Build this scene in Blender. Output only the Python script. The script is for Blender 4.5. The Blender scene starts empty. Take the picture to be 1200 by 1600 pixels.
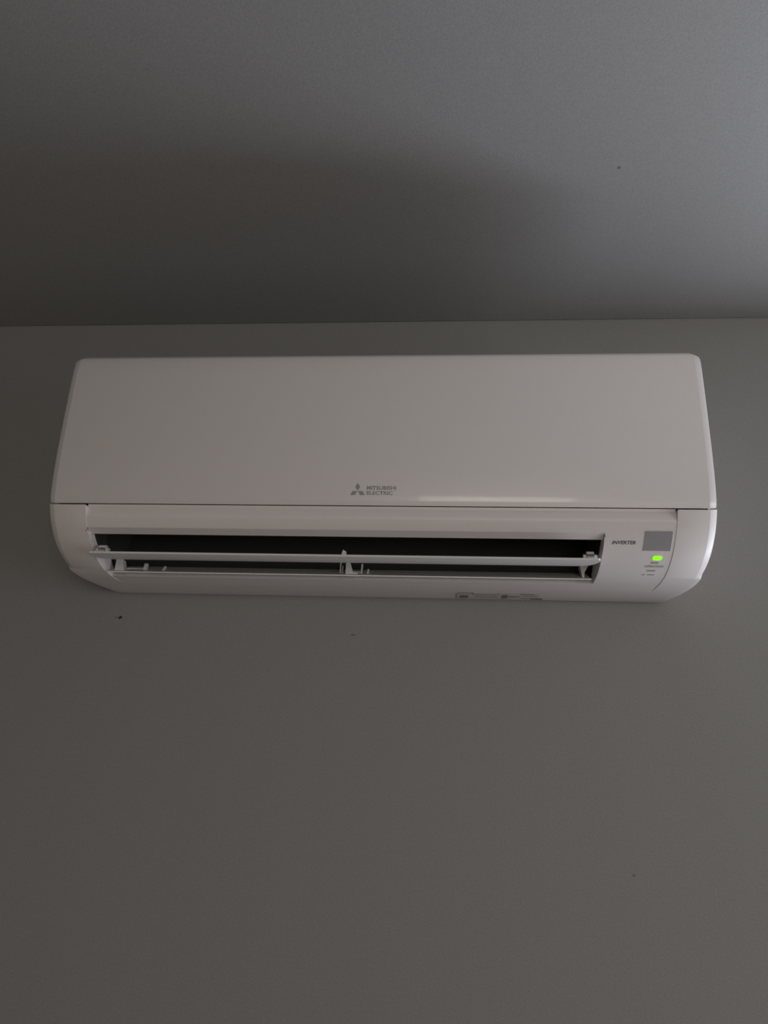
import bpy, bmesh, math, random
from mathutils import Vector, Matrix

scene = bpy.context.scene
COL = scene.collection
Z0 = 1.92                      # height of the unit's underside above the floor
CEIL = Z0 + 0.4817             # ceiling height
ROOM_L, ROOM_R, ROOM_F = -1.75, 1.95, -3.30   # left wall, right wall, opposite wall

# ------------------------------------------------------------------ camera
cam_data = bpy.data.cameras.new('camera')
cam = bpy.data.objects.new('camera', cam_data)
COL.objects.link(cam)
cam_data.sensor_fit = 'VERTICAL'
cam_data.sensor_height = 36.0
cam_data.lens = 36.0 * 1182.8 / 1600.0
cam_data.clip_start = 0.02
yaw, pitch, roll = -0.0864, 0.3447, 0.0385
F = Vector((math.sin(yaw) * math.cos(pitch), math.cos(yaw) * math.cos(pitch), math.sin(pitch)))
Rv = Vector((math.cos(yaw), -math.sin(yaw), 0))
U = Rv.cross(F)
r2 = Rv * math.cos(roll) + U * math.sin(roll)
u2 = -Rv * math.sin(roll) + U * math.cos(roll)
cam.matrix_world = Matrix(((r2.x, u2.x, -F.x, 0.0928), (r2.y, u2.y, -F.y, -1.1029),
                           (r2.z, u2.z, -F.z, Z0 - 0.2604), (0, 0, 0, 1)))
scene.camera = cam

# ------------------------------------------------------------------ world, daylight, exposure
world = bpy.data.worlds.new('world')
scene.world = world
world.use_nodes = True
world.node_tree.nodes['Background'].inputs[0].default_value = (0.75, 0.85, 1.0, 1)
world.node_tree.nodes['Background'].inputs[1].default_value = 0.02

# windows: two opening limits along the wall, sill and head height
WIN_B = (0.75, 1.40, 1.27, 1.99)      # in the wall of the unit, beyond its right end
WIN_F = (0.05, 1.45, 0.87, 2.07)     # in the opposite wall
WIN_R = (-1.65, -0.45, 0.87, 2.07)    # in the right side wall (along y)


def area_light(name, loc, rot, sx, sy, power, color):
    d = bpy.data.lights.new(name, 'AREA')
    d.shape = 'RECTANGLE'
    d.size, d.size_y = sx, sy
    d.energy = power
    d.color = color
    o = bpy.data.objects.new(name, d)
    COL.objects.link(o)
    o.location, o.rotation_euler = loc, rot
    return o


# daylight entering through the three windows
area_light('window_right_near_offscreen', ((WIN_B[0] + WIN_B[1]) / 2, -0.012, (WIN_B[2] + WIN_B[3]) / 2), (math.radians(-90), 0, 0),
           WIN_B[1] - WIN_B[0] - 0.1, WIN_B[3] - WIN_B[2] - 0.1, 15.5, (0.94, 1.0, 1.15))
area_light('window_behind_camera_offscreen', ((WIN_F[0] + WIN_F[1]) / 2, ROOM_F + 0.012, (WIN_F[2] + WIN_F[3]) / 2), (math.radians(90), 0, 0),
           WIN_F[1] - WIN_F[0] - 0.1, WIN_F[3] - WIN_F[2] - 0.1, 13.0, (1.08, 1.0, 0.89))
area_light('window_right_side_offscreen', (ROOM_R - 0.012, (WIN_R[0] + WIN_R[1]) / 2, (WIN_R[2] + WIN_R[3]) / 2), (math.radians(90), 0, math.radians(90)),
           WIN_R[1] - WIN_R[0] - 0.1, WIN_R[3] - WIN_R[2] - 0.1, 8.2, (0.98, 1.0, 1.06))

scene.view_settings.view_transform = 'Standard'
scene.view_settings.look = 'None'
scene.view_settings.gamma = 1.0
scene.view_settings.use_curve_mapping = False
scene.view_settings.exposure = 0.10


# ------------------------------------------------------------------ materials
def mat(name, color, rough=0.5, spec=0.5, noise=0.0, nscale=40.0, bump=0.0, bscale=300.0, emit=None, coat=0.0, metal=0.0):
    m = bpy.data.materials.new(name)
    m.use_nodes = True
    nt = m.node_tree
    b = nt.nodes['Principled BSDF']
    b.inputs['Base Color'].default_value = (*color, 1)
    b.inputs['Roughness'].default_value = rough
    b.inputs['Specular IOR Level'].default_value = spec
    b.inputs['Metallic'].default_value = metal
    if coat:
        b.inputs['Coat Weight'].default_value = coat
        b.inputs['Coat Roughness'].default_value = 0.06
    tc = nt.nodes.new('ShaderNodeTexCoord')
    if noise:
        n = nt.nodes.new('ShaderNodeTexNoise')
        n.inputs['Scale'].default_value = nscale
        n.inputs['Detail'].default_value = 6
        nt.links.new(tc.outputs['Object'], n.inputs['Vector'])
        r = nt.nodes.new('ShaderNodeMapRange')
        r.inputs['From Min'].default_value = 0.3
        r.inputs['From Max'].default_value = 0.7
        r.inputs['To Min'].default_value = 1 - noise
        r.inputs['To Max'].default_value = 1 + noise
        nt.links.new(n.outputs['Fac'], r.inputs['Value'])
        mx = nt.nodes.new('ShaderNodeVectorMath')
        mx.operation = 'SCALE'
        mx.inputs[0].default_value = color
        nt.links.new(r.outputs['Result'], mx.inputs['Scale'])
        nt.links.new(mx.outputs['Vector'], b.inputs['Base Color'])
    if bump:
        n2 = nt.nodes.new('ShaderNodeTexNoise')
        n2.inputs['Scale'].default_value = bscale
        n2.inputs['Detail'].default_value = 4
        nt.links.new(tc.outputs['Object'], n2.inputs['Vector'])
        bp = nt.nodes.new('ShaderNodeBump')
        bp.inputs['Strength'].default_value = bump
        bp.inputs['Distance'].default_value = 0.001
        nt.links.new(n2.outputs['Fac'], bp.inputs['Height'])
        nt.links.new(bp.outputs['Normal'], b.inputs['Normal'])
    if emit:
        b.inputs['Emission Color'].default_value = (*emit[0], 1)
        b.inputs['Emission Strength'].default_value = emit[1]
    return m


def glass(name):
    m = bpy.data.materials.new(name)
    m.use_nodes = True
    nt = m.node_tree
    nt.nodes.remove(nt.nodes['Principled BSDF'])
    t = nt.nodes.new('ShaderNodeBsdfTransparent')
    g = nt.nodes.new('ShaderNodeBsdfGlossy')
    g.inputs['Roughness'].default_value = 0.02
    x = nt.nodes.new('ShaderNodeMixShader')
    x.inputs[0].default_value = 0.08
    nt.links.new(t.outputs[0], x.inputs[1])
    nt.links.new(g.outputs[0], x.inputs[2])
    nt.links.new(x.outputs[0], nt.nodes['Material Output'].inputs['Surface'])
    return m


M_WALL = mat('wall_paint', (0.310, 0.303, 0.291), 0.85, 0.2, noise=0.07, nscale=420, bump=0.25, bscale=520)
M_CEIL = mat('ceiling_paint', (0.32, 0.315, 0.308), 0.9, 0.2, noise=0.07, nscale=420, bump=0.25, bscale=520)
M_FLOOR = mat('floor_laminate', (0.22, 0.16, 0.11), 0.5, 0.4, noise=0.1, nscale=12)
M_FRAME = mat('window_paint', (0.75, 0.75, 0.73), 0.4)
M_GLASS = glass('window_glass')
M_PANEL = mat('glossy_white_plastic', (0.84, 0.79, 0.775), 0.32, 0.5, coat=0.5, noise=0.012, nscale=600)
M_BODY = mat('white_plastic', (0.83, 0.78, 0.76), 0.42, 0.5, noise=0.012, nscale=600)
M_VANE = mat('vane_plastic', (0.80, 0.78, 0.755), 0.38, 0.5)
M_DUCT = mat('dark_duct_plastic', (0.055, 0.055, 0.05), 0.6, 0.3)
M_FAN = mat('black_fan_plastic', (0.03, 0.03, 0.03), 0.6, 0.3)
M_LOGO = mat('grey_print', (0.36, 0.335, 0.325), 0.5, 0.4)
M_PRINT = mat('dark_print', (0.13, 0.125, 0.12), 0.5, 0.4)
M_FAINT = mat('faint_print', (0.38, 0.365, 0.35), 0.5, 0.4)
M_SENSOR = mat('sensor_lens', (0.36, 0.345, 0.36), 0.35, 0.5)
M_LED = mat('green_led', (0.1, 0.5, 0.02), 0.4, emit=((0.22, 1.0, 0.0), 1.15))
M_STICKER = mat('sticker_film', (0.70, 0.67, 0.65), 0.45)
M_SMUDGE = mat('sticker_print', (0.21, 0.2, 0.19), 0.5)
M_SMUDGE2 = mat('sticker_print_pale', (0.40, 0.385, 0.37), 0.5)
M_SPOT = mat('dark_spot', (0.05, 0.045, 0.04), 0.8)
M_SPOT2 = mat('pale_spot', (0.2, 0.19, 0.175), 0.8)
M_PLATE = mat('galvanised_plate', (0.35, 0.35, 0.35), 0.4, metal=0.8)


# ------------------------------------------------------------------ mesh helpers
def link(name, verts, faces, material, parent=None, smooth=None):
    me = bpy.data.meshes.new(name)
    me.from_pydata([tuple(v) for v in verts], [], faces)
    bm = bmesh.new()
    bm.from_mesh(me)
    bmesh.ops.remove_doubles(bm, verts=bm.verts, dist=1e-6)
    bmesh.ops.dissolve_degenerate(bm, edges=bm.edges, dist=1e-7)
    bmesh.ops.recalc_face_normals(bm, faces=bm.faces)
    bm.to_mesh(me)
    bm.free()
    if smooth is not None:
        me.polygons.foreach_set('use_smooth', [True] * len(me.polygons))
        me.set_sharp_from_angle(angle=math.radians(smooth))
    o = bpy.data.objects.new(name, me)
    COL.objects.link(o)
    me.materials.append(material)
    if parent is not None:
        o.parent = parent
    return o


class MB:
    def __init__(self):
        self.v, self.f = [], []

    def add(self, verts, faces):
        n = len(self.v)
        self.v += [tuple(v) for v in verts]
        self.f += [tuple(i + n for i in f) for f in faces]

    def box(self, x0, x1, y0, y1, z0, z1):
        v = [(x, y, z) for x in (x0, x1) for y in (y0, y1) for z in (z0, z1)]
        self.add(v, [(0, 1, 3, 2), (4, 6, 7, 5), (0, 4, 5, 1), (2, 3, 7, 6), (0, 2, 6, 4), (1, 5, 7, 3)])

    def strip(self, a, b, skip=None):
        """quads between two polylines of equal length"""
        n = len(a)
        f = []
        for i in range(n - 1):
            if skip and skip(i):
                continue
            f.append((i, i + 1, n + i + 1, n + i))
        self.add(list(a) + list(b), f)

    def prism(self, poly, axis, lo, hi):
        """poly of 2d points extruded along axis 'x' (poly is y,z) or 'z' (poly is x,y)"""
        n = len(poly)
        if axis == 'x':
            v = [(lo, p, q) for p, q in poly] + [(hi, p, q) for p, q in poly]
        elif axis == 'y':
            v = [(p, lo, q) for p, q in poly] + [(p, hi, q) for p, q in poly]
        else:
            v = [(p, q, lo) for p, q in poly] + [(p, q, hi) for p, q in poly]
        f = [tuple(range(n)), tuple(range(2 * n - 1, n - 1, -1))]
        f += [(i, (i + 1) % n, n + (i + 1) % n, n + i) for i in range(n)]
        self.add(v, f)

    def cyl(self, axis, c, r, lo, hi, n=20, r2=None):
        r2 = r if r2 is None else r2
        v = []
        for rr, t in ((r, lo), (r2, hi)):
            for k in range(n):
                a = 2 * math.pi * k / n
                p, q = c[0] + rr * math.cos(a), c[1] + rr * math.sin(a)
                v.append({'x': (t, p, q), 'y': (p, t, q), 'z': (p, q, t)}[axis])
        f = [tuple(range(n)), tuple(range(2 * n - 1, n - 1, -1))]
        f += [(i, (i + 1) % n, n + (i + 1) % n, n + i) for i in range(n)]
        self.add(v, f)

    def build(self, name, material, parent=None, smooth=None):
        return link(name, self.v, self.f, material, parent, smooth)


def empty(name, loc):
    o = bpy.data.objects.new(name, None)
    COL.objects.link(o)
    o.location = loc
    o.empty_display_size = 0.05
    return o


def tag(o, label, cat=None, kind=None):
    o['label'] = label
    if cat:
        o['category'] = cat
    if kind:
        o['kind'] = kind
    return o


def struct(o, label):
    return tag(o, label, kind='structure')


# ------------------------------------------------------------------ room shell
def wall_with_window(name, d0, d1, win, label, along='x'):
    m = MB()
    a0, a1, z0, z1 = win
    ss = [ROOM_L - 0.1, a0, a1, ROOM_R + 0.15] if along == 'x' else [ROOM_F, a0, a1, 0.0]
    zs = [0.0, z0, z1, CEIL + (0.1 if name == 'wall_back' else 0.0)]
    for i in range(3):
        for j in range(3):
            if (i, j) == (1, 1):
                continue
            if along == 'x':
                m.box(ss[i], ss[i + 1], d0, d1, zs[j], zs[j + 1])
            else:
                m.box(d0, d1, ss[i], ss[i + 1], zs[j], zs[j + 1])
    # keep only outer faces: weld the blocks and drop shared inner faces
    o = m.build(name, M_WALL)
    bm = bmesh.new()
    bm.from_mesh(o.data)
    seen = {}
    for f in bm.faces:
        k = tuple(round(c, 5) for c in f.calc_center_median())
        seen.setdefault(k, []).append(f)
    dead = [f for fs in seen.values() if len(fs) > 1 for f in fs]
    bmesh.ops.delete(bm, geom=dead, context='FACES')
    bmesh.ops.recalc_face_normals(bm, faces=bm.faces)
    bm.to_mesh(o.data)
    bm.free()
    return struct(o, label)


wall_back = wall_with_window('wall_back', 0.0, 0.15, WIN_B, 'grey taupe painted wall behind the air conditioner')
wall_front = wall_with_window('wall_front', ROOM_F - 0.15, ROOM_F, WIN_F, 'grey painted wall opposite the air conditioner')
m = MB()
m.box(ROOM_L - 0.1, ROOM_L, ROOM_F, 0.0, 0.0, CEIL)
struct(m.build('wall_left', M_WALL), 'grey painted side wall without a window')
wall_with_window('wall_right', ROOM_R, ROOM_R + 0.15, WIN_R, 'grey painted side wall with a window', along='y')
m = MB()
m.box(ROOM_L - 0.1, ROOM_R + 0.1, ROOM_F - 0.15, 0.15, -0.1, 0.0)
struct(m.build('floor', M_FLOOR), 'brown laminate floor')
m = MB()
m.box(ROOM_L - 0.1, ROOM_R + 0.15, ROOM_F - 0.15, -0.0022, CEIL, CEIL + 0.1)
ceiling = struct(m.build('ceiling', M_CEIL), 'plain grey painted ceiling above the air conditioner')


def window(name, win, origin, rotz, label):
    a0, a1, z0, z1 = win
    root = struct(empty(name, origin), label)
    root.rotation_euler = (0, 0, rotz)
    hw, h, w = (a1 - a0) / 2, z1 - z0, 0.05
    m = MB()
    for a, b, c, d in ((-hw, -hw + w, 0, h), (hw - w, hw, 0, h), (-hw + w, hw - w, 0, w), (-hw + w, hw - w, h - w, h)):
        m.box(a, b, 0.0, 0.05, c, d)
    m.build('window_frame', M_FRAME, root)
    m = MB()
    m.box(-hw + w - 0.005, hw - w + 0.005, 0.023, 0.027, w - 0.005, h - w + 0.005)
    m.build('pane', M_GLASS, root)


window('window_1', WIN_B, ((WIN_B[0] + WIN_B[1]) / 2, 0.02, WIN_B[2]), 0, 'white framed window in the wall of the air conditioner')
window('window_2', WIN_F, ((WIN_F[0] + WIN_F[1]) / 2, ROOM_F - 0.07, WIN_F[2]), 0, 'white framed window in the opposite wall')
window('window_3', WIN_R, (ROOM_R + 0.07, (WIN_R[0] + WIN_R[1]) / 2, WIN_R[2]), math.pi / 2, 'white framed window in the side wall')


# small marks on wall and ceiling: each a tiny irregular fleck
def fleck(name, parent, c, axis, r, stretch, material, seed):
    rnd = random.Random(seed)
    n = 11
    pts = []
    for k in range(n):
        a = 2 * math.pi * k / n
        q = r * rnd.uniform(0.7, 1.2)
        pts.append((c[0] + q * stretch * math.cos(a), c[1] + q * math.sin(a)))
    m = MB()
    if axis == 'y':
        m.prism(pts, 'y', -0.0006, 0.0004)
    else:
        m.prism(pts, 'z', CEIL - 0.0006, CEIL + 0.0004)
    return m.build(name, material, parent)


fleck('nail_hole', wall_back, (-0.3978, Z0 - 0.0372), 'y', 0.0027, 1.0, M_SPOT, 1)
fleck('scuff_mark', wall_back, (-0.4035, Z0 - 0.0373), 'y', 0.0008, 4.0, M_SPOT2, 2)
fleck('scuff_mark', wall_back, (-0.0415, Z0 - 0.0555), 'y', 0.0011, 4.2, M_SPOT2, 3)
fleck('scuff_mark', wall_back, (0.341, Z0 - 0.36), 'y', 0.0016, 1.2, M_SPOT2, 4)
fleck('scuff_mark', ceiling, (0.3073, -0.3332), 'z', 0.0016, 1.3, M_SPOT2, 5)

# ------------------------------------------------------------------ air conditioner
ac = tag(empty('air_conditioner', (0, 0, Z0)),
         'white split air conditioner mounted high on the grey wall', 'air conditioner')


def catmull(pts, step=0.002):
    out = []
    P = [pts[0]] + list(pts) + [pts[-1]]
    for i in range(1, len(P) - 2):
        p0, p1, p2, p3 = P[i - 1], P[i], P[i + 1], P[i + 2]
        n = max(1, int(math.dist(p1, p2) / step))
        for k in range(n):
            t = k / n
            out.append(tuple(0.5 * (2 * p1[j] + (p2[j] - p0[j]) * t + (2 * p0[j] - 5 * p1[j] + 4 * p2[j] - p3[j]) * t * t
                                    + (-p0[j] + 3 * p1[j] - 3 * p2[j] + p3[j]) * t ** 3) for j in range(2)))
    out.append(tuple(pts[-1]))
    return out


def normals(poly):
    """outward normals (towards the room / floor) of a profile running from top down and back"""
    res = []
    for i in range(len(poly)):
        a, b = poly[max(i - 1, 0)], poly[min(i + 1, len(poly) - 1)]
        t = Vector((b[0] - a[0], b[1] - a[1])).normalized()
        res.append((t.y, -t.x) if t.y < 0 or t.x > 0 else (-t.y, t.x))
    return res


def offset(poly, d):
    """d as number or list: inward displacement along the normal"""
    ns = normals(poly)
    ds = d if isinstance(d, (list, tuple)) else [d] * len(poly)
    return [(p[0] - n[0] * q, p[1] - n[1] * q) for p, n, q in zip(poly, ns, ds)]


# profiles (y, z) of the full section
PANEL_PROF = catmull([(-0.2190, 0.2800), (-0.2245, 0.2788), (-0.2272, 0.2750), (-0.2292, 0.2610), (-0.2302, 0.235), (-0.2307, 0.2000),
                      (-0.2307, 0.1500), (-0.2297, 0.1150), (-0.2280, 0.0930), (-0.2262, 0.0790), (-0.2243, 0.0702), (-0.2217, 0.0655)], 0.003)
GRILLE_PROF = catmull([(-0.2237, 0.0630), (-0.2195, 0.0540), (-0.2135, 0.0435), (-0.2060, 0.0340), (-0.1955, 0.0235), (-0.1830, 0.0145),
                       (-0.1685, 0.0072), (-0.1520, 0.0015), (-0.1365, -0.0015), (-0.1180, -0.0030), (-0.0900, -0.0030),
                       (-0.0400, -0.0015), (-0.0065, 0.0)], 0.0018)

CH = [(0.409, 0.0), (0.4102, 0.0004), (0.4145, 0.0022), (0.4175, 0.0040), (0.419, 0.0062)]   # edge facet: (half width, inset)


def panel_x(x, z):
    """rounded top corners of the panel"""
    t = max(0.0, z - 0.2695) / 0.0105
    cut = 0.009 * (1 - math.sqrt(max(0.0, 1 - min(1, t) ** 2)))
    return math.copysign(abs(x) - cut * abs(x) / 0.419, x)


# front panel: a thick curved plate with facetted side edges
m = MB()
rows = []
for sgn, seq in ((-1, reversed(CH)), (1, CH)):
    for hw, ins in seq:
        rows.append([(panel_x(sgn * hw, z), y, z) for y, z in offset(PANEL_PROF, ins)])
back = offset(PANEL_PROF, 0.014)
rowsb = [[(panel_x(x, z), y, z) for y, z in back] for x in (-0.419, 0.419)]
full = rows + [rowsb[1], rowsb[0], rows[0]]
for a, b in zip(full, full[1:]):
    m.strip(a, b)
for e in (0, -1):                 # close top and bottom edges of the plate
    loop = [r[e] for r in rows] + [rowsb[1][e], rowsb[0][e]]
    m.add(loop, [tuple(range(len(loop)))])
front_panel = m.build('front_panel', M_PANEL, ac, 22)

# lower grille: curved bezel with the outlet opening, a sunken strip under the seam and facetted edges
XL, XR = -0.368, 0.2868           # outlet opening
XS = 0.3715                       # right end of the sunken insert
i0 = min(range(len(GRILLE_PROF)), key=lambda i: math.dist(GRILLE_PROF[i], (-0.2133, 0.0432)))
i_lip = min(range(len(GRILLE_PROF)), key=lambda i: abs(GRILLE_PROF[i][1] - 0.0365) + (GRILLE_PROF[i][0] > -0.15))
i_bot = min(range(len(GRILLE_PROF)), key=lambda i: math.dist(GRILLE_PROF[i], (-0.1170, -0.0030)))
ins_depth = []
for i, (y, z) in enumerate(GRILLE_PROF):
    d = 0.0005
    if z > 0.0500 and y < -0.2:
        d += 0.0072 * min(1.0, (z - 0.0500) / 0.0105) ** 1.2
    if y > -0.10:
        d = 0.0005 * max(0.0, 1 - (y + 0.10) / 0.02)
    ins_depth.append(d)
INS_PROF = offset(GRILLE_PROF, ins_depth)


def g(y):
    """the rear of the unit is slightly narrower than the front frame"""
    tab = [(-1, 1.0), (-0.144, 1.0), (-0.139, 0.9965), (-0.10, 0.9955), (-0.065, 0.990), (-0.035, 0.980), (0.0, 0.966), (1, 0.966)]
    for (a, p), (b, q) in zip(tab, tab[1:]):
        if y <= b:
            return p + (q - p) * (y - a) / (b - a)


def facet(y):
    """the bright side facet belongs to the front frame only"""
    return 1.0 if y < -0.145 else max(0.12, 1 - 0.88 * (y + 0.145) / 0.006)


def row(x, prof):
    return [(x * g(y) if abs(x) > 0.40 else x, y, z) for y, z in prof]


m = MB()
edge = [(hw, offset(GRILLE_PROF, [ins * facet(y) for y, z in GRILLE_PROF])) for hw, ins in CH]
left = [row(-hw, p) for hw, p in reversed(edge)]
right = [row(hw, p) for hw, p in edge]
for a, b in zip(left, left[1:]):
    m.strip(a, b)
m.strip(left[-1], row(XL, GRILLE_PROF))
m.strip(row(XL, GRILLE_PROF), row(XL, INS_PROF), skip=lambda i: i_lip <= i < i_bot)
m.strip(row(XL, INS_PROF), row(XR, INS_PROF), skip=lambda i: i_lip <= i < i_bot)
m.strip(row(XR, INS_PROF), row(XS, INS_PROF))
m.strip(row(XS, INS_PROF), row(XS, GRILLE_PROF))
m.strip(row(XS, GRILLE_PROF), right[0])
for a, b in zip(right, right[1:]):
    m.strip(a, b)
# top flange behind the seam
tl = [r[0] for r in left] + [(XL, *GRILLE_PROF[0]), (XL, *INS_PROF[0]), (XS, *INS_PROF[0]), (XS, *GRILLE_PROF[0])] + [r[0] for r in right]
m.strip(tl, [(x, -0.205, z + 0.0004) for x, y, z in tl])
# reveal of the outlet: upper lip, the two cheeks, lower lip
lip = [INS_PROF[i_lip], (-0.1965, 0.0325), (-0.1925, 0.0345)]
m.strip([(XL, *p) for p in lip], [(XR, *p) for p in lip])
botl = [INS_PROF[i_bot], (-0.1150, -0.0005), (-0.1135, 0.0030)]
m.strip([(XL, *p) for p in botl], [(XR, *p) for p in botl])
cheek = [INS_PROF[i] for i in range(i_lip, i_bot + 1)]
for x, fullp in ((XL, True), (XR, False)):
    outer = [GRILLE_PROF[i] for i in range(i_lip, i_bot + 1)] if fullp else cheek
    n = len(cheek)
    depth = []
    for k in range(n):
        t = k / (n - 1)
        depth.append(0.0125 if t < 0.4 else 0.0125 + 0.014 * math.sin(math.pi * min(1.0, (t - 0.4) / 0.6)) ** 1.5)
    inner = [(max(a, b), c) for (b, c), a in zip(offset(cheek, depth), [p[0] for p in cheek])]
    inner[0] = (-0.2010, 0.0335)
    inner[-1] = (-0.1135, 0.0030)
    m.strip([(x, *p) for p in outer], [(x + (0.0012 if x < 0 else -0.0012), *p) for p in inner])
# end caps
for r in (left[0], right[-1]):
    x = r[0][0]
    loop = list(r) + [(r[-1][0], r[-1][1], 0.0637), (x, -0.2, 0.0637)]
    m.add(loop, [tuple(range(len(loop)))])
front_grille = m.build('front_grille', M_BODY, ac, 24)

# casing: open shell (top, back, sides) behind the panel
m = MB()
for s in (-1, 1):
    prof = [(-0.2060, 0.0640), (-0.2060, 0.2770), (-0.0065, 0.2770), (-0.0065, 0.0640)]
    xo = [s * 0.4155 * (1 - 0.026 * (y + 0.206) / 0.206) for y, z in prof]
    a = [(x, y, z) for x, (y, z) in zip(xo, prof)]
    b = [(x - s * 0.003, y, z) for x, (y, z) in zip(xo, prof)]
    m.add(a + b, [(0, 1, 2, 3), (7, 6, 5, 4), (0, 4, 5, 1), (1, 5, 6, 2), (2, 6, 7, 3), (3, 7, 4, 0)])
xo, xi = 0.4155, 0.4047
m.add([(-xo, -0.206, 0.277), (xo, -0.206, 0.277), (xi, -0.0065, 0.277), (-xi, -0.0065, 0.277),
       (-xo, -0.206, 0.274), (xo, -0.206, 0.274), (xi, -0.0065, 0.274), (-xi, -0.0065, 0.274)],
      [(0, 1, 2, 3), (7, 6, 5, 4), (0, 4, 5, 1), (1, 5, 6, 2), (2, 6, 7, 3), (3, 7, 4, 0)])
m.box(-0.402, 0.402, -0.0095, -0.0065, 0.0005, 0.274)
m.build('casing', M_BODY, ac)
m = MB()
m.box(-0.392, 0.392, -0.0070, 0.0, 0.006, 0.266)
m.build('mounting_plate', M_PLATE, ac)

# dark air duct
m = MB()
rear = catmull([(-0.1140, 0.0020), (-0.1020, 0.0130), (-0.0850, 0.0320), (-0.0700, 0.0620), (-0.0630, 0.1000), (-0.0660, 0.1400), (-0.0900, 0.1850)], 0.006)
fore = catmull([(-0.1940, 0.0330), (-0.1850, 0.0480), (-0.1740, 0.0700), (-0.1660, 0.0950), (-0.1700, 0.1300), (-0.1550, 0.1750), (-0.0900, 0.1850)], 0.006)
m.strip([(XL - 0.002, *p) for p in rear], [(XR + 0.002, *p) for p in rear])
m.strip([(XL - 0.002, *p) for p in fore], [(XR + 0.002, *p) for p in fore])
loop = [(-0.2095, 0.0335)] + [(y + 0.004, z + 0.003) for y, z in cheek[2:-2]] + rear + fore[::-1][1:]
for x in (XL - 0.0006, XR + 0.0006):
    m.add([(x, *p) for p in loop], [tuple(range(len(loop)))])
m.build('air_duct', M_DUCT, ac, 40)
# cross-flow fan with its blades
m = MB()
fc = (-0.118, 0.118)
for k in range(9):
    x = XL + 0.01 + (XR - XL - 0.02) * k / 8
    m.cyl('x', fc, 0.043, x - 0.0015, x + 0.0015, 28)
m.cyl('x', fc, 0.008, XL + 0.006, XR - 0.006, 12)
fan = m.build('fan', M_FAN, ac)
m = MB()
for k in range(34):
    a = 2 * math.pi * k / 34
    pts = []
    for rr, da in ((0.033, 0.0), (0.038, 0.10), (0.043, 0.14)):
        pts.append((fc[0] + rr * math.cos(a + da), fc[1] + rr * math.sin(a + da)))
    m.strip([(XL + 0.01, *p) for p in pts], [(XR - 0.01, *p) for p in pts])
m.build('fan_blades', M_FAN, fan, 40)


# horizontal vanes ----------------------------------------------------------
def plate(name, outline, z_of, thick, material, parent, smooth=30):
    """flat curved plate: outline of (x, y) front row and back row, height from z_of(y)"""
    xs, ys = outline
    m = MB()
    top = [[(x, y, z_of(y) + thick(y)) for x in xs(y)] for y in ys]
    bot = [[(x, y, z_of(y)) for x in xs(y)] for y in ys]
    for rws in (top, bot):
        for a, b in zip(rws, rws[1:]):
            m.strip(a, b)
    for j in (0, -1):
        m.strip(top[j], bot[j])
        m.strip([r[j] for r in top], [r[j] for r in bot])
    return m.build(name, material, parent, smooth)


def lin(a, b, n):
    return [a + (b - a) * k / n for k in range(n + 1)]


V0, V1 = -0.2005, -0.1490


def vane_xs(y):
    t = (y - V0) / (V1 - V0)
    tl = 0.0 if t > 0.06 else 0.003 * (1 - t / 0.06)
    cut = 0.020 * max(0.0, (t - 0.12) / 0.88) ** 1.3
    return lin(-0.3668 + tl + cut * 0.9, 0.2822 - tl - cut, 24)


def vane_z(y):
    t = (y - V0) / (V1 - V0)
    return 0.0052 + 0.0066 * t - 0.0022 * math.sin(math.pi * t)


def vane_t(y):
    t = (y - V0) / (V1 - V0)
    return 0.0014 + 0.0022 * math.sin(math.pi * min(1, 0.15 + t * 0.8))


vane = plate('horizontal_vane', (vane_xs, [V0, V0 + 0.002] + lin(V0 + 0.005, V1, 9)), vane_z, vane_t, M_VANE, ac)
vane['label'] = 'broad upper louvre tilted open across the outlet'
W0, W1 = -0.1370, -0.1000
low = plate('horizontal_vane', (lambda y: lin(-0.3655 , 0.2815, 24), lin(W0, W1, 6)),
            lambda y: -0.0030 + 0.0170 * ((y - W0) / (W1 - W0)) ** 1.1, lambda y: 0.0018, M_VANE, ac)
low['label'] = 'narrow lower louvre along the bottom of the outlet'


# pivots on the upper vane and brackets between the vanes
def knob(x, y, zb, r, h, n=9):
    m = MB()
    m.cyl('x', (y, zb + h - r), r, x - 0.0045, x + 0.0045, 18)
    m.box(x - 0.0045, x + 0.0045, y - r, y + r, zb, zb + h - r)
    for k in (-1, 1):
        m.cyl('x', (y, zb + h - r * 1.3), r * 0.62, x + k * 0.0035, x + k * 0.0085, 14)
    return m.build('pivot', M_VANE, vane, 40)


knob(-0.3555, -0.180, 0.0088, 0.0058, 0.0132)
knob(0.2725, -0.180, 0.0095, 0.0055, 0.0125)
m = MB()
m.prism([(-0.0388, 0.009), (-0.0388, 0.0160), (-0.0372, 0.0195), (-0.0352, 0.0178), (-0.0334, 0.0172), (-0.0334, 0.009)], 'y', -0.183, -0.178)
m.build('pivot', M_VANE, vane, 40)


def bracket(ya, yb, pts):
    """pts (x, z) outline extruded in depth"""
    m = MB()
    m.prism(pts, 'y', ya, yb)
    return m.build('bracket', M_VANE, low, 40)


bracket(-0.1300, -0.1180, [(-0.3590, 0.0018), (-0.3585, 0.0180), (-0.3500, 0.0180), (-0.3455, 0.0018)])
bracket(-0.1300, -0.1180, [(-0.0400, 0.0018), (-0.0398, 0.0180), (-0.0345, 0.0180), (-0.0300, 0.0040), (-0.0230, 0.0030), (-0.0230, 0.0018)])
bracket(-0.1300, -0.1180, [(0.2708, 0.0018), (0.2704, 0.0085), (0.2685, 0.0180), (0.2795, 0.0180), (0.2740, 0.0085), (0.2736, 0.0018)])


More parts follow.
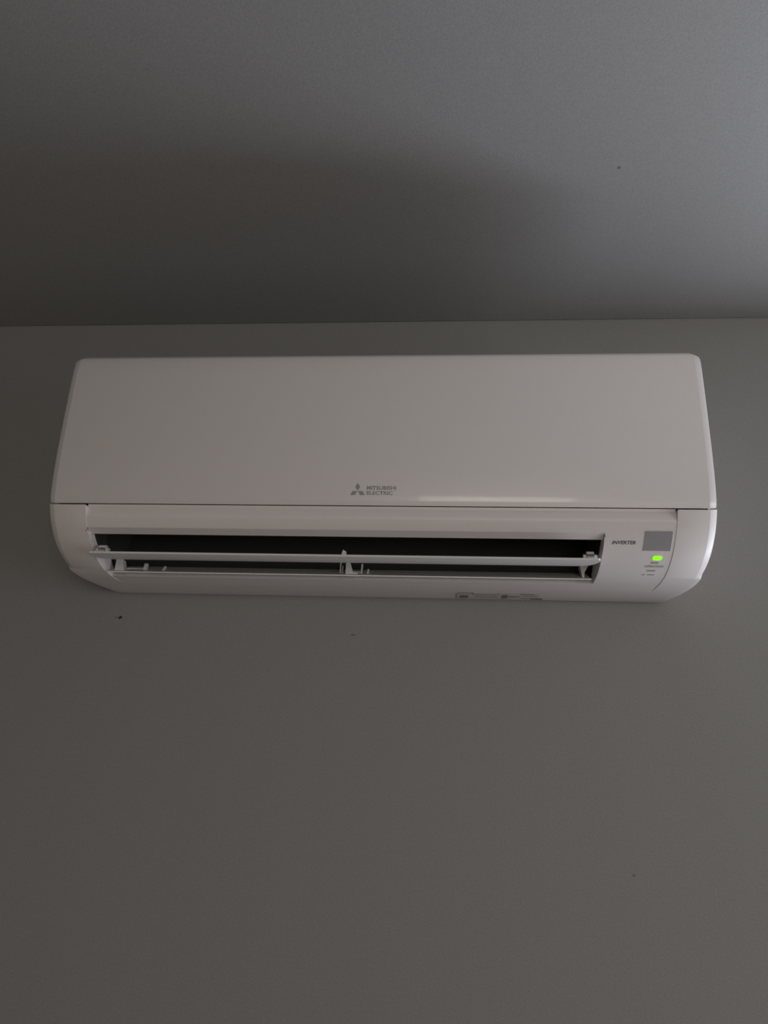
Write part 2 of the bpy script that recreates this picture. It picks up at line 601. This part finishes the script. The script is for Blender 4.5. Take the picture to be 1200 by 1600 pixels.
# small upright guide vanes and their link rods inside the outlet
def guide(x, w, z0, z1, lean=0.0015):
    m = MB()
    v = []
    for y in (-0.1225, -0.1175):
        v += [(x, y, z0), (x + w, y, z0), (x + w + lean, y, z1), (x + lean * 1.6, y, z1)]
    m.add(v, [(0, 1, 2, 3), (7, 6, 5, 4), (0, 4, 5, 1), (1, 5, 6, 2), (2, 6, 7, 3), (3, 7, 4, 0)])
    return m.build('guide_vane', M_VANE, ac)


for a in ((-0.3225, 0.0050, 0.0030, 0.0140, 0.001), (-0.2965, 0.0028, 0.0030, 0.0110, 0.003), (-0.0490, 0.0018, 0.0030, 0.0220, 0.0),
          (-0.0455, 0.0010, 0.0030, 0.0150, 0.0), (-0.0205, 0.0020, 0.0040, 0.0180, 0.0005), (-0.0125, 0.0022, 0.0030, 0.0110, 0.001)):
    guide(*a)
for a, b in ((-0.3480, -0.3190), (-0.0330, -0.0190)):
    m = MB()
    m.box(a, b, -0.1170, -0.1130, 0.0035, 0.0090)
    m.build('link_rod', M_VANE, ac)


# ------------------------------------------------------------------ prints and fittings on the surfaces
class Surf:
    """a profile as a developable surface: (x, s) -> point lifted off by h"""
    def __init__(self, prof):
        self.p = prof
        self.s = [0.0]
        for a, b in zip(prof, prof[1:]):
            self.s.append(self.s[-1] + math.dist(a, b))
        self.n = normals(prof)

    def s_of(self, y, z):
        best = None
        for i, (a, b) in enumerate(zip(self.p, self.p[1:])):
            d = (b[0] - a[0], b[1] - a[1])
            l2 = d[0] ** 2 + d[1] ** 2
            t = max(0, min(1, ((y - a[0]) * d[0] + (z - a[1]) * d[1]) / l2))
            q = math.dist((y, z), (a[0] + d[0] * t, a[1] + d[1] * t))
            if best is None or q < best[0]:
                best = (q, self.s[i] + t * math.sqrt(l2))
        return best[1]

    def at(self, x, s, h=0.0):
        i = 0
        while i < len(self.s) - 2 and self.s[i + 1] < s:
            i += 1
        t = (s - self.s[i]) / (self.s[i + 1] - self.s[i])
        p = [self.p[i][j] + (self.p[i + 1][j] - self.p[i][j]) * t for j in (0, 1)]
        n = [self.n[i][j] + (self.n[i + 1][j] - self.n[i][j]) * t for j in (0, 1)]
        return (x, p[0] + n[0] * h, p[1] + n[1] * h)


S_PANEL, S_GRILLE = Surf(PANEL_PROF), Surf(INS_PROF)


def quad_on(mb, surf, x0, x1, s0, s1, h, base=-0.0003, shear=0.0, n=5):
    """small raised pad following the surface; shear moves x with s"""
    ss = lin(s0, s1, n)
    f = lambda x, s, hh: surf.at(x + shear * (s - s0), s, hh)
    tl = [f(x0, s, h) for s in ss]
    tr = [f(x1, s, h) for s in ss]
    bl = [f(x0, s, base) for s in ss]
    br = [f(x1, s, base) for s in ss]
    mb.strip(tl, tr)
    mb.strip(tl, bl)
    mb.strip(tr, br)
    for e in (0, -1):
        mb.add([tl[e], tr[e], br[e], bl[e]], [(0, 1, 2, 3)])


def poly_on(mb, surf, pts, h):
    n = len(pts)
    mb.add([surf.at(x, s, h) for x, s in pts] + [surf.at(x, s, -0.0002) for x, s in pts],
           [tuple(range(n))] + [(i, (i + 1) % n, n + (i + 1) % n, n + i) for i in range(n)])


def lettering(text, surf, x0, x1, s_top, s_bot, h, material, parent, name='lettering', slant=0.0, bold=0.012):
    cu = bpy.data.curves.new('lettering_curve', 'FONT')
    cu.body = text
    cu.offset = bold
    cu.resolution_u = 3
    to = bpy.data.objects.new('lettering_curve', cu)
    COL.objects.link(to)
    dg = bpy.context.evaluated_depsgraph_get()
    dg.update()
    me = bpy.data.meshes.new_from_object(to.evaluated_get(dg))
    bpy.data.objects.remove(to)
    bpy.data.curves.remove(cu)
    vs = [v.co.copy() for v in me.vertices]
    u0, u1 = min(v.x for v in vs), max(v.x for v in vs)
    w0, w1 = min(v.y for v in vs), max(v.y for v in vs)
    for v in me.vertices:
        u = (v.co.x - u0) / (u1 - u0)
        w = (v.co.y - w0) / (w1 - w0)
        x = x0 + u * (x1 - x0) + slant * w
        v.co = surf.at(x, s_bot + (s_top - s_bot) * w, h)
    me.name = name
    me.materials.clear()
    me.materials.append(material)
    o = bpy.data.objects.new(name, me)
    COL.objects.link(o)
    o.parent = parent
    return o


# three-diamond emblem and maker's lettering on the panel
sz = lambda z: S_PANEL.s_of(-0.2295, z)
m = MB()
a6, cx, cz = 0.0062, -0.0172, 0.0826
for ang in (90, -30, 210):
    pts = []
    for da, rr in ((-30, a6), (0, a6 * math.sqrt(3)), (30, a6)):
        t = math.radians(ang + da)
        pts.append((cx + rr * math.cos(t), sz(cz + rr * math.sin(t))))
    t = math.radians(ang)
    pts.append((cx + 0.0003 * math.cos(t), sz(cz + 0.0003 * math.sin(t))))
    poly_on(m, S_PANEL, pts, 0.00015)
o = m.build('emblem', M_LOGO, front_panel)
o['label'] = 'grey three-diamond emblem'
o = lettering('MITSUBISHI', S_PANEL, -0.0058, 0.0312, sz(0.0893), sz(0.0842), 0.00015, M_LOGO, front_panel, bold=0.03)
o = lettering('ELECTRIC', S_PANEL, -0.0058, 0.0268, sz(0.0826), sz(0.0775), 0.00015, M_LOGO, front_panel, bold=0.03)

# INVERTER lettering, receiver window, lamp and legends on the insert
sg = S_GRILLE.s_of
o = lettering('INVERTER', S_GRILLE, 0.2965, 0.3250, sg(-0.2048, 0.0268), sg(-0.2012, 0.0232), 0.00015, M_PRINT, front_grille, slant=0.0008, bold=0.03)
m = MB()
quad_on(m, S_GRILLE, 0.3345, 0.3672, sg(-0.2149, 0.0362), sg(-0.1938, 0.0178), 0.0004, n=12)
o = m.build('receiver_window', M_SENSOR, front_grille, 30)
o['label'] = 'grey square receiver window'
m = MB()
s0, s1 = sg(-0.1868, 0.0130), sg(-0.1806, 0.0098)
sc_, hs = (s0 + s1) / 2, (s1 - s0) / 2
pts = []
for k in range(24):
    t = 2 * math.pi * k / 24
    c, s = math.cos(t), math.sin(t)
    pts.append((0.3537 + 0.0055 * math.copysign(abs(c) ** 0.5, c), sc_ + hs * math.copysign(abs(s) ** 0.6, s)))
poly_on(m, S_GRILLE, pts, 0.0006)
o = m.build('operation_lamp', M_LED, front_grille)
o['label'] = 'lit green operation lamp'
o = lettering('OPERATION', S_GRILLE, 0.3415, 0.3645, sg(-0.1712, 0.0055), sg(-0.1672, 0.0041), 0.00015, M_FAINT, front_grille, bold=0.03)
m = MB()
quad_on(m, S_GRILLE, 0.3475, 0.3570, sg(-0.1772, 0.0082), sg(-0.1742, 0.0068), 0.00015, n=2)
quad_on(m, S_GRILLE, 0.3455, 0.3562, sg(-0.1618, 0.0022), sg(-0.1590, 0.0012), 0.00012, n=2)
quad_on(m, S_GRILLE, 0.3415, 0.3455, sg(-0.1518, -0.0002), sg(-0.1495, -0.0008), 0.00012, n=2)
quad_on(m, S_GRILLE, 0.3485, 0.3570, sg(-0.1518, -0.0002), sg(-0.1495, -0.0008), 0.00012, n=2)
m.build('legend_marks', M_FAINT, front_grille)

# sticker on the underside, close to the wall
st = MB()
sy = lambda y: sg(y, -0.0015)
quad_on(st, S_GRILLE, 0.1075, 0.2265, sy(-0.0560), sy(-0.0100), 0.00012, n=6)
sticker = st.build('sticker', M_STICKER, front_grille, 30)
sticker['label'] = 'smudged printed sticker on the underside'
m = MB()


def mark(mb, x0, x1, ya, yb, h=0.0003):
    quad_on(mb, S_GRILLE, x0, x1, sy(ya), sy(yb), h, base=0.0, n=3)


mark(m, 0.1105, 0.1330, -0.0540, -0.0500)
mark(m, 0.1310, 0.1340, -0.0500, -0.0440)
mark(m, 0.1140, 0.1265, -0.0360, -0.0150)
mark(m, 0.1740, 0.1820, -0.0430, -0.0170)
mark(m, 0.1820, 0.1990, -0.0340, -0.0280)
mark(m, 0.1985, 0.2190, -0.0500, -0.0455)
mark(m, 0.2160, 0.2260, -0.0215, -0.0120)
mark(m, 0.2230, 0.2330, -0.0215, -0.0120)
m.build('sticker_print', M_SMUDGE, front_grille)['kind'] = 'stuff'
m = MB()
mark(m, 0.1085, 0.1110, -0.0500, -0.0130)
mark(m, 0.1350, 0.1700, -0.0470, -0.0410)
mark(m, 0.1350, 0.1680, -0.0360, -0.0310)
mark(m, 0.1370, 0.1700, -0.0260, -0.0210)
mark(m, 0.2040, 0.2260, -0.0380, -0.0330)
mark(m, 0.2020, 0.2160, -0.0220, -0.0160)
m.build('sticker_print', M_SMUDGE2, front_grille)['kind'] = 'stuff'
